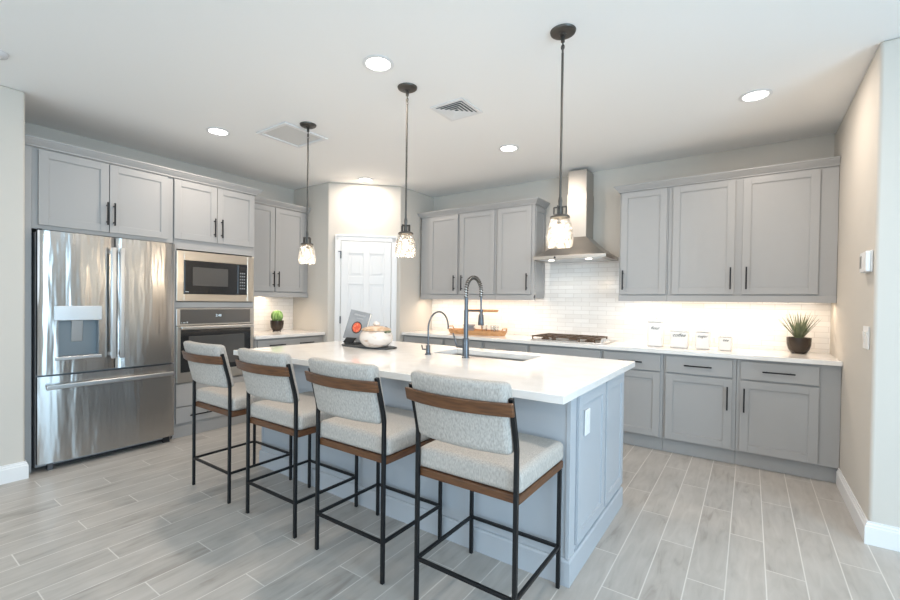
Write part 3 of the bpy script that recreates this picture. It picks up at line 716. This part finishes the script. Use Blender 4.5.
# wall devices on the right wall
tm = thing('thermostat', 'white wall thermostat high on the right wall, above the light switch', 'thermostat', (RX-.02, 3.43, 1.50))
MB().box(RX-.010, RX-.001, 3.352, 3.530, 1.495, 1.618).build('back_plate', m_white, tm, bevel=.004, seg=3)
MB().box(RX-.032, RX-.010, 3.350, 3.515, 1.498, 1.613).build('body', m_white, tm, bevel=.006, seg=3)
MB().box(RX-.0335, RX-.032, 3.462, 3.505, 1.522, 1.592).build('screen', mat('thermostat screen', sr('7C7B78'), .3), tm)
sw = thing('light_switch', 'white double wall switch plate on the right wall over the counter', 'switch', (RX-.01, 3.47, 1.06))
MB().box(RX-.008, RX-.001, 3.388, 3.528, 1.060, 1.190).build('plate', m_white, sw, bevel=.003)
for y in (3.423, 3.493): MB().hexa([(RX-.008-(.006 if z else .002)*(1-xx), yy, 1.092+z*.066) for xx in (1, 0) for yy in (y-.017, y+.017) for z in (0, 1)]).build('rocker', mat('rocker white', sr('E4E2DE'), .35), sw)

# ------------------------------------------------------------------ ceiling fittings
cl = None
cn = ['left recessed ceiling light, nearest the steel refrigerator', 'recessed ceiling light nearest above the middle of the island, the biggest looking one', 'recessed ceiling light above the right back cabinets, near the right wall', 'recessed ceiling light in front of the range hood', 'recessed ceiling light just in front of the white pantry door']
for (x, y), lab in zip(CANS[:5], cn):
    if cl is None:
        cl = thing('recessed_light', lab, 'ceiling light', (x, y, H), 'recessed ceiling lights')
        MB().lathe([(.070, -.001), (.092, -.001), (.095, -.006), (.075, -.009), (.070, -.001)], (x, y, H), 36).build('trim_ring', m_white, cl, smooth=True)
        MB().lathe([(0, -.003), (.0705, -.003), (.0705, -.0015), (0, -.0015)], (x, y, H), 36).build('lens', m_can, cl)
    else: dup(cl, (x, y, H), 0, lab)
vt = thing('ceiling_vent', 'square slatted air vent in the middle of the ceiling', 'vent', (-1.82, 2.74, H))
g = MB(); a0, a1, b0, b1 = -1.965, -1.675, 2.60, 2.89; t = .03
for r in ((a0, a1, b0, b0+t), (a0, a1, b1-t, b1), (a0, a0+t, b0+t, b1-t), (a1-t, a1, b0+t, b1-t)): g.box(r[0], r[1], r[2], r[3], H-.008, H-.001)
g.build('frame', m_white, vt, bevel=.002)
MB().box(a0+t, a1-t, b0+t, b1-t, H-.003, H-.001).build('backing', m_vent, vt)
for k in range(4):
    c_ = ((a0+a1)/2, (b0+b1)/2); r1 = .112-k*.026; r0 = r1-.020; g = MB()
    lo = [g.bm.verts.new((c_[0]+sx*r1, c_[1]+sy*r1, H-.012)) for sx, sy in ((-1, -1), (1, -1), (1, 1), (-1, 1))]
    hi = [g.bm.verts.new((c_[0]+sx*r0, c_[1]+sy*r0, H-.004)) for sx, sy in ((-1, -1), (1, -1), (1, 1), (-1, 1))]
    for q in range(4): g.bm.faces.new((lo[q], lo[(q+1) % 4], hi[(q+1) % 4], hi[q]))
    o = g.build('louver', m_white, vt); sm = o.modifiers.new('solid', 'SOLIDIFY'); sm.thickness = .0015
rp = thing('attic_access_panel', 'large flat white framed ceiling panel behind the left pendant', 'ceiling panel', (-3.30, 2.37, H))
g = MB(); a0, a1, b0, b1 = -3.50, -3.09, 2.15, 2.59; t = .035
for r in ((a0, a1, b0, b0+t), (a0, a1, b1-t, b1), (a0, a0+t, b0+t, b1-t), (a1-t, a1, b0+t, b1-t)): g.box(r[0], r[1], r[2], r[3], H-.014, H-.001)
g.build('frame', m_white, rp, bevel=.003)
MB().box(a0+t, a1-t, b0+t, b1-t, H-.005, H-.001).build('panel', mat('panel paint', sr('D6D5D3'), .7), rp)
sd = thing('smoke_detector', 'small round white detector on the ceiling at the left edge', 'smoke detector', (-3.655, .585, H))
MB().lathe([(0, -.03), (.03, -.03), (.042, -.022), (.05, -.004), (.05, -.001), (0, -.001)], (-3.655, .585, H), 28).build('housing', mat('detector plastic', sr('CFCDCD'), .5), sd, smooth=True)
MB().lathe([(0, -.034), (.014, -.034), (.016, -.030), (0, -.030)], (-3.655, .585, H), 20).build('sensor', m_white, sd, smooth=True)

# ------------------------------------------------------------------ pendants
pr_ = thing('pendant_light', 'left pendant with seeded glass shade, hanging in front of the pantry corner', 'pendant light', (0, 0, H), 'pendant lights over the island')
MB().lathe([(0, -.024), (.015, -.024), (.02, -.019), (.052, -.017), (.064, -.010), (.067, -.001), (0, -.001)], (0, 0, H), 32).build('canopy', m_bronze, pr_, smooth=True)
g = MB(); g.lathe([(0, 0), (.010, .002), (.011, .03), (.006, .04), (0, .04)], (0, 0, H-.06), 14); g.tube([(0, 0, H-.055), (0, 0, H-.10)], .004, 8)
for q in range(10):
    a0 = 2*math.pi*q/10
g.tube([(.008*math.cos(2*math.pi*q/12), 0, H-.085+.013*math.sin(2*math.pi*q/12)) for q in range(13)], .003, 6, False)
g.tube([(0, .008*math.cos(2*math.pi*q/12), H-.106+.013*math.sin(2*math.pi*q/12)) for q in range(13)], .003, 6, False)
g.build('chain_link', m_bronze, pr_, smooth=True)
MB().tube([(0, 0, H-.115), (0, 0, 1.835)], .0064, 12).build('rod', m_bronze, pr_, smooth=True)
g = MB(); g.lathe([(0, .05), (.008, .05), (.011, .03), (.009, 0), (0, 0)], (0, 0, 1.815), 14)
g.bar((-.036, 0, 1.812), (.036, 0, 1.812), .0035); g.bar((-.034, 0, 1.762), (-.034, 0, 1.812), .0035); g.bar((.034, 0, 1.762), (.034, 0, 1.812), .0035)
g.bar((0, -.034, 1.762), (0, -.034, 1.812), .0035); g.bar((0, .034, 1.762), (0, .034, 1.812), .0035); g.bar((0, -.036, 1.812), (0, .036, 1.812), .0035)
g.build('yoke', m_bronze, pr_)
MB().lathe([(0, .012), (.040, .012), (.050, .006), (.052, -.004), (.046, -.006), (0, -.006)], (0, 0, 1.757), 28).build('shade_holder', m_bronze, pr_, smooth=True)
MB().lathe([(0, .065), (.012, .065), (.014, .0), (.014, -.03), (0, -.03)], (0, 0, 1.747), 16).build('socket', m_bronze, pr_, smooth=True)
prof = [(.040, 1.752), (.050, 1.741), (.060, 1.718), (.0665, 1.690), (.0700, 1.660), (.0700, 1.635), (.0675, 1.613), (.0640, 1.600)]
MB().lathe([(r, z) for r, z in prof]+[(r-.003, z) for r, z in prof[::-1]]+[prof[0]], (0, 0, 0), 36).build('lamp_shade', m_shade, pr_, smooth=True)
MB().lathe([(0, .0), (.008, .003), (.015, .015), (.017, .028), (.014, .045), (.010, .060), (.010, .075), (0, .075)], (0, 0, 1.645), 18).build('bulb', m_bulb, pr_, smooth=True)
PEND = [(-2.99, 2.30), (-1.909, 2.275), (-.834, 2.27)]
for i, (x, y) in enumerate(PEND):
    l = bpy.data.lights.new('pendant_bulb_light', 'POINT'); l.energy = 3.2; l.color = (1, .82, .62); l.shadow_soft_size = .03
    o = bpy.data.objects.new('pendant_bulb_light', l); COL.objects.link(o); o.location = (x, y, 1.62)
pr_.location = (PEND[0][0], PEND[0][1], H)
for o in pr_.children:
    o.data.transform(Matrix.Translation((0, 0, 0)))
dup(pr_, (*PEND[1], H), 0, 'middle pendant of the three, with seeded glass shade over the island')
dup(pr_, (*PEND[2], H), 0, 'right pendant with seeded glass shade, hanging in front of the range hood')

# ------------------------------------------------------------------ bar stools
def make_stool():
    r = thing('bar_stool', '', 'bar stool', (0, 0, 0), 'bar stools along the island')
    q = .0085; lx, fy = .231, .455; tz, ty = .955, -.052
    for s in (-1, 1):
        g = MB(); g.tube([(s*lx, 0, 0.001), (s*lx, 0, .750), (s*lx, -.006, .785), (s*lx, ty, tz)], q, 4, True, True)
        g.build('back_leg', m_black, r, bevel=.002)
        g = MB(); g.bar((s*lx, fy, 0.001), (s*lx, fy, .547), q); g.build('front_leg', m_black, r, bevel=.002)
    g = MB(); z = .190; e = .0072
    for p0, p1 in (((-lx, 0, z), (lx, 0, z)), ((-lx, fy, z), (lx, fy, z)), ((-lx, 0, z), (-lx, fy, z)), ((lx, 0, z), (lx, fy, z))):
        g.bar(p0, p1, e)
    g.build('footrest', m_black, r, bevel=.0015)
    g = MB(); g.box(-.240, .240, .0095, .476, .547, .581); g.build('seat_frame', m_seat_wood, r, bevel=.004)
    # cushion with a slight crown
    g = MB(); n = 12; V = {}
    for i in range(n+1):
        for j in range(n+1):
            x = -.245+.490*i/n; y = .0095+.470*j/n; a = 1-(2*i/n-1)**4; b = 1-(2*j/n-1)**4
            V[i, j] = g.bm.verts.new((x, y, .670+.014*a*b)); V[i, j, 0] = g.bm.verts.new((x, y, .5815))
    for i in range(n):
        for j in range(n):
            g.bm.faces.new((V[i, j], V[i+1, j], V[i+1, j+1], V[i, j+1])); g.bm.faces.new((V[i, j, 0], V[i+1, j, 0], V[i+1, j+1, 0], V[i, j+1, 0]))
        for j in (0, n):
            g.bm.faces.new((V[i, j, 0], V[i+1, j, 0], V[i+1, j], V[i, j])); g.bm.faces.new((V[j, i, 0], V[j, i+1, 0], V[j, i+1], V[j, i]))
    g.build('seat_cushion', m_fabric, r, bevel=.024, seg=4, smooth=True, angle=50)
    # bowed back cushion leaning with the legs
    def back(u, v, w_):      # u -1..1 across, v height 0..1, w_ thickness 0 (rear) .. 1 (front)
        z = .732+.280*v; lean = -.066*v; bow = -.032*(1-u*u)
        hw = .222-.005*(1-v)
        return (u*hw, -.020+lean+bow+.074*w_*(1-.10*v), z)
    g = MB(); n, k = 14, 6; V = {}
    for i in range(n+1):
        for j in range(k+1):
            for w_ in (0, 1): V[i, j, w_] = g.bm.verts.new(back(2*i/n-1, j/k, w_))
    for w_ in (0, 1):
        for i in range(n):
            for j in range(k): g.bm.faces.new((V[i, j, w_], V[i+1, j, w_], V[i+1, j+1, w_], V[i, j+1, w_]))
    for i in range(n):
        for j in (0, k): g.bm.faces.new((V[i, j, 0], V[i+1, j, 0], V[i+1, j, 1], V[i, j, 1]))
    for j in range(k):
        for i in (0, n): g.bm.faces.new((V[i, j, 0], V[i, j+1, 0], V[i, j+1, 1], V[i, j, 1]))
    g.build('back_cushion', m_fabric, r, bevel=.022, seg=4, smooth=True, angle=50)
    g = MB(); n = 18; V = {}
    for i in range(n+1):
        u = 2*i/n-1; 
        for j, z in enumerate((.890, .942)):
            yb = -.012-.088*(z-.742)/.262-.034*(1-u*u)
            yb = -.0705-.26*(z-.911)-.046*(1-u*u)
            for w_ in (0, 1): V[i, j, w_] = g.bm.verts.new((u*.246, yb+.018*w_, z))
    for i in range(n):
        for j in (0, 1): g.bm.faces.new((V[i, j, 0], V[i+1, j, 0], V[i+1, j, 1], V[i, j, 1]))
        for w_ in (0, 1): g.bm.faces.new((V[i, 0, w_], V[i+1, 0, w_], V[i+1, 1, w_], V[i, 1, w_]))
    for i in (0, n): g.bm.faces.new((V[i, 0, 0], V[i, 1, 0], V[i, 1, 1], V[i, 0, 1]))
    g.build('back_band', m_seat_wood, r, bevel=.004, seg=3)
    return r
st = make_stool()
labs = ['bar stool nearest the camera, at the right end of the island row', 'third bar stool from the refrigerator, next to the nearest one', 'second bar stool from the refrigerator', 'bar stool nearest the refrigerator, farthest from the camera, at the left end of the row']
for i, (x, lab) in enumerate(zip((-.922, -1.583, -2.230, -2.902), labs)):
    loc = (x, 1.474, 0)
    if i == 0: st.location = loc; st['label'] = lab
    else: dup(st, loc, (0, .0, .0, .0)[i], lab)

# ------------------------------------------------------------------ things on the island
sb = MB(); random.seed(3)
poly = []
for i in range(22):
    a = 2*math.pi*i/22; rx, ry = .275, .120; k = 1/max(abs(math.cos(a))/1, abs(math.sin(a))/.9)**.55
    poly.append((-2.625+rx*math.cos(a)*k*random.uniform(.96, 1.03), 2.66+ry*math.sin(a)*k*random.uniform(.95, 1.04)))
sb.prism(poly, .9075, .921)
tag(sb.build('serving_board', m_slate, bevel=.003), 'dark slate serving board on the island under the lidded pot', 'serving board')
pt = thing('lidded_pot', 'round cream speckled pot with tan lid, on the dark slate board', 'pot', (-2.50, 2.62, .9215))
PX = -2.50
prof = [(0, 0), (.075, 0), (.092, .006), (.122, .030), (.137, .062), (.136, .088), (.126, .112), (.112, .130), (.106, .134), (.101, .130), (.118, .095), (.118, .05), (.08, .012), (0, .01)]
MB().lathe(prof, (PX, 2.62, .9215), 40).build('bowl', m_ceramic, pt, smooth=True)
MB().lathe([(0, .004), (.106, 0), (.119, .002), (.123, .008), (.118, .015), (.09, .027), (.05, .037), (0, .040)], (PX, 2.62, 1.054), 40).build('lid', m_terra, pt, smooth=True)
MB().lathe([(0, .036), (.012, .036), (.028, .028), (.032, .016), (.022, .004), (.016, 0), (0, 0)], (PX, 2.62, 1.091), 24).build('lid_knob', m_ceramic, pt, smooth=True)
for s in (-1, 1):
    MB().tube([(PX+s*.100, 2.60, 1.042), (PX+s*.136, 2.60, 1.052), (PX+s*.144, 2.62, 1.054), (PX+s*.136, 2.64, 1.052), (PX+s*.100, 2.64, 1.042)], .008, 8).build('handle', m_leaf if s > 0 else m_slate, pt, smooth=True)
# cookbook leaning on its stand, built upright then leaned
ck = thing('cookbook', 'grey cookbook with a bowl of red soup on its cover, propped upright on the island', 'book', (-2.842, 2.675, .950))
ck.rotation_euler = (math.radians(-14), math.radians(9), math.radians(8))
def loc_build(g, name, m, parent, **k):
    return g.build(name, m, parent, origin=(0, 0, 0), **k)
loc_build(MB().box(-.108, .108, 0, .004, 0, .265), 'cover', m_cover, ck, bevel=.001)
loc_build(MB().box(-.105, .107, .004, .024, .003, .262), 'pages', m_page, ck)
loc_build(MB().box(-.108, .108, .024, .028, 0, .265), 'back_cover', m_cover, ck)
R_ = Matrix.Translation((.008, -.0006, .118)) @ Matrix.Rotation(math.pi/2, 4, 'X')
loc_build(MB().lathe([(0, 0), (.054, 0), (.054, .0006), (0, .0006)], n=32).xform(R_), 'bowl_picture', mat('dark bowl print', sr('3A3432'), .5), ck)
loc_build(MB().lathe([(0, .0008), (.044, .0008), (.044, .0012), (0, .0012)], n=32).xform(R_), 'soup_picture', m_soup, ck)
m_prt = mat('faint title print', sr('A6A9AD'), .5)
g = MB()
random.seed(5)
x = -.055
while x < .06:
    w_ = random.uniform(.006, .012); g.box(x, x+w_, -.0008, 0, .222, .222+random.uniform(.011, .015)); x += w_+.003
x = -.02
while x < .045:
    w_ = random.uniform(.004, .008); g.box(x, x+w_, -.0008, 0, .197, .197+random.uniform(.005, .008)); x += w_+.002
loc_build(g, 'title_print', m_prt, ck)
bs = thing('book_stand', 'small dark wooden stand at the foot of the grey cookbook', 'book stand', (-2.83, 2.665, .9215))
g = MB(); g.box(-2.90, -2.74, 2.625, 2.735, .9215, .934); g.build('ledge', m_slate, bs, bevel=.003)
MB().hexa([(-2.905+x*.12+.045*z, 2.622+y*.012, .934+z*.045) for x in (0, 1) for y in (0, 1) for z in (0, 1)]).build('front_lip', m_dark, bs, bevel=.003)

# ------------------------------------------------------------------ things on the back counter
m_tray = m_wood
tr = thing('tiered_tray', 'two-tier oval wooden tray on the back counter, behind the spring faucet', 'tray', (-2.715, 4.60, .9075))
def oval_tray(g, cx, cy, cz, rx, ry, h, t=.012):
    g.lathe([(0, 0), (.94, 0), (1, h*.9), (1.0, h), (1-t/rx*1.2, h), (.93, .012), (0, .012)], (0, 0, 0), 44)
    g.xform(Matrix.Translation((cx, cy, cz)) @ Matrix.Diagonal((rx, ry, 1, 1))); return g
oval_tray(MB(), -2.715, 4.60, .9075, .405, .165, .052).build('lower_tray', m_wood, tr, smooth=True)
MB().tube([(-2.64, 4.60, .918), (-2.64, 4.60, 1.19)], .011, 12).build('post', m_wood, tr, smooth=True)
oval_tray(MB(), -2.64, 4.60, 1.182, .215, .13, .028).build('upper_tray', m_wood, tr, smooth=True)
for s in (-1, 1):
    cx = -2.715+s*.37
    MB().tube([(cx, 4.54, .955), (cx+s*.012, 4.55, .990), (cx+s*.012, 4.65, .990), (cx, 4.66, .955)], .007, 8).build('handle', m_wood, tr, smooth=True)
b0_ = thing('bowl', 'lower grey stoneware bowl of the pair stacked in the wooden tray', 'bowl', (-2.81, 4.58, .9197), 'grey bowls in the wooden tray')
MB().lathe([(0, 0), (.03, 0), (.034, .004), (.075, .05), (.078, .062), (.073, .062), (.068, .05), (.03, .010), (0, .008)], (-2.81, 4.58, .9205), 32).build('vessel', m_dish, b0_, smooth=True)
dup(b0_, (-2.81, 4.58, .9197+.040), 0, 'upper grey stoneware bowl of the pair stacked in the wooden tray')
gl = None
for k, (x, y) in enumerate(((-2.57, 4.54), (-2.49, 4.61), (-2.42, 4.54))):
    lab = ('clear glass tumbler in the wooden tray, nearest the faucet spray head', 'clear glass tumbler in the wooden tray, middle of the three', 'clear glass tumbler at the right end of the wooden tray')[k]
    if gl is None:
        gl = thing('tumbler', lab, 'glass', (x, y, .9197), 'tumblers in the wooden tray')
        MB().lathe([(0, 0), (.028, 0), (.034, .105), (.0315, .105), (.026, .006), (0, .006)], (x, y, .9205), 24).build('vessel', m_glass, gl, smooth=True)
    else: dup(gl, (x, y, .9197), 0, lab)
# canisters
CAN = [('flour', -.718, 4.54, .064, .265, .030), ('coffee', -.520, 4.54, .073, .172, .032), ('sugar', -.338, 4.54, .056, .175, .026), ('tea', -.168, 4.54, .050, .135, .026)]
labs = ['tallest white canister, marked flour, leftmost of the four', 'wide white canister marked coffee, beside the tall flour one', 'white canister marked sugar, between the coffee and tea ones', 'smallest white canister, marked tea, rightmost of the four']
for (word, x, y, r, h, ts), lab in zip(CAN, labs):
    c = thing('canister', lab, 'canister', (x, y, .9075), 'marked canisters on the back counter')
    g = MB(); g.box(x-r, x+r, y-r, y+r, .9075, .9075+h*.84); g.build('jar', m_canister, c, bevel=.012, seg=4)
    g = MB(); g.box(x-r*.97, x+r*.97, y-r*.97, y+r*.97, .9075+h*.845, .9075+h*.955); lid = g.build('lid', m_canister, c, bevel=.008, seg=3)
    MB().lathe([(0, .014), (.010, .014), (.014, .008), (.008, 0), (0, 0)], (x, y, .9075+h*.955), 16).build('lid_knob', m_canister, lid, smooth=True)
    text_mesh('lettering', word, ts*1.3, mat('soft black script', (.06, .06, .06), .6), c, (x, y-r-.0012, .9075+h*.60), (1, 0, 0), shear=.45, ext=.0006)
# spiky plant
pp = thing('potted_plant', 'spiky grey-green plant in a dark round pot at the right end of the counter', 'potted plant', (.335, 4.68, .9075))
MB().lathe([(0, 0), (.045, 0), (.052, .004), (.070, .035), (.080, .075), (.082, .118), (.082, .132), (.076, .132), (.075, .118), (0, .116)], (.335, 4.68, .9075), 36).build('pot', m_pot, pp, smooth=True)
MB().lathe([(0, .010), (.04, .008), (.0745, .0), (0, -.002)], (.335, 4.68, 1.024), 24).build('gravel', m_soil, pp, smooth=True)
def blade(base, azim, tilt, length, wid, curl=.25):
    g = MB(); n = 8; V = []; d = Vector((math.cos(azim), math.sin(azim), 0)); side = Vector((-d.y, d.x, 0)); p = Vector(base); a = tilt
    for i in range(n+1):
        t = i/n; w_ = wid*(1-t)**.7*(.75+.6*math.sin(math.pi*min(1, t*1.3))*.5)
        up_ = Vector((0, 0, 1)); dirv = d*math.sin(a)+up_*math.cos(a); nrm = dirv.cross(side)
        V.append([g.bm.verts.new(p+side*w_), g.bm.verts.new(p-nrm*w_*.45), g.bm.verts.new(p-side*w_), g.bm.verts.new(p+nrm*w_*.12)])
        p = p+dirv*(length/n); a += curl/n
    for a_, b_ in zip(V, V[1:]):
        for k in range(4): g.bm.faces.new((a_[k], a_[(k+1) % 4], b_[(k+1) % 4], b_[k]))
    g.bm.faces.new(V[0]); return g
random.seed(11)
for i in range(34):
    az = i*2.399+random.uniform(-.2, .2); tl = .06+.66*(i/34)**.8
    L0 = random.uniform(.205, .245)
    b = (.335+.018*math.cos(az), 4.68+.018*math.sin(az), 1.030)
    blade(b, az, tl, L0, .0105, .12).build('leaf', m_leaf, pp, smooth=True)
# cactus
kp = thing('potted_cactus', 'small round green cactus in a dark footed pot on the left counter', 'potted plant', (-4.66, 3.155, .9075))
MB().lathe([(0, .010), (.035, .010), (.055, .022), (.072, .055), (.078, .10), (.078, .138), (.072, .138), (.071, .125), (0, .123)], (-4.66, 3.155, .9075), 36).build('pot', m_pot, kp, smooth=True)
g = MB()
for q in range(3):
    a = 2*math.pi*q/3+.4; g.tube([(-4.66+.040*math.cos(a), 3.155+.040*math.sin(a), .926), (-4.66+.052*math.cos(a), 3.155+.052*math.sin(a), .9080)], .006, 8)
g.build('stand', m_bronze, kp, smooth=True)
prof = [(0, 0)]+[(.064*math.sin(math.pi*(.12+.88*i/14))**.8 if i < 14 else 0, .140*(1-math.cos(math.pi*(.12+.88*i/14)))/2*1.02) for i in range(15)]
MB().lathe(prof, (-4.66, 3.155, 1.026), 72, flute=.10, nf=14).build('cactus_body', m_cactus, kp, smooth=True)
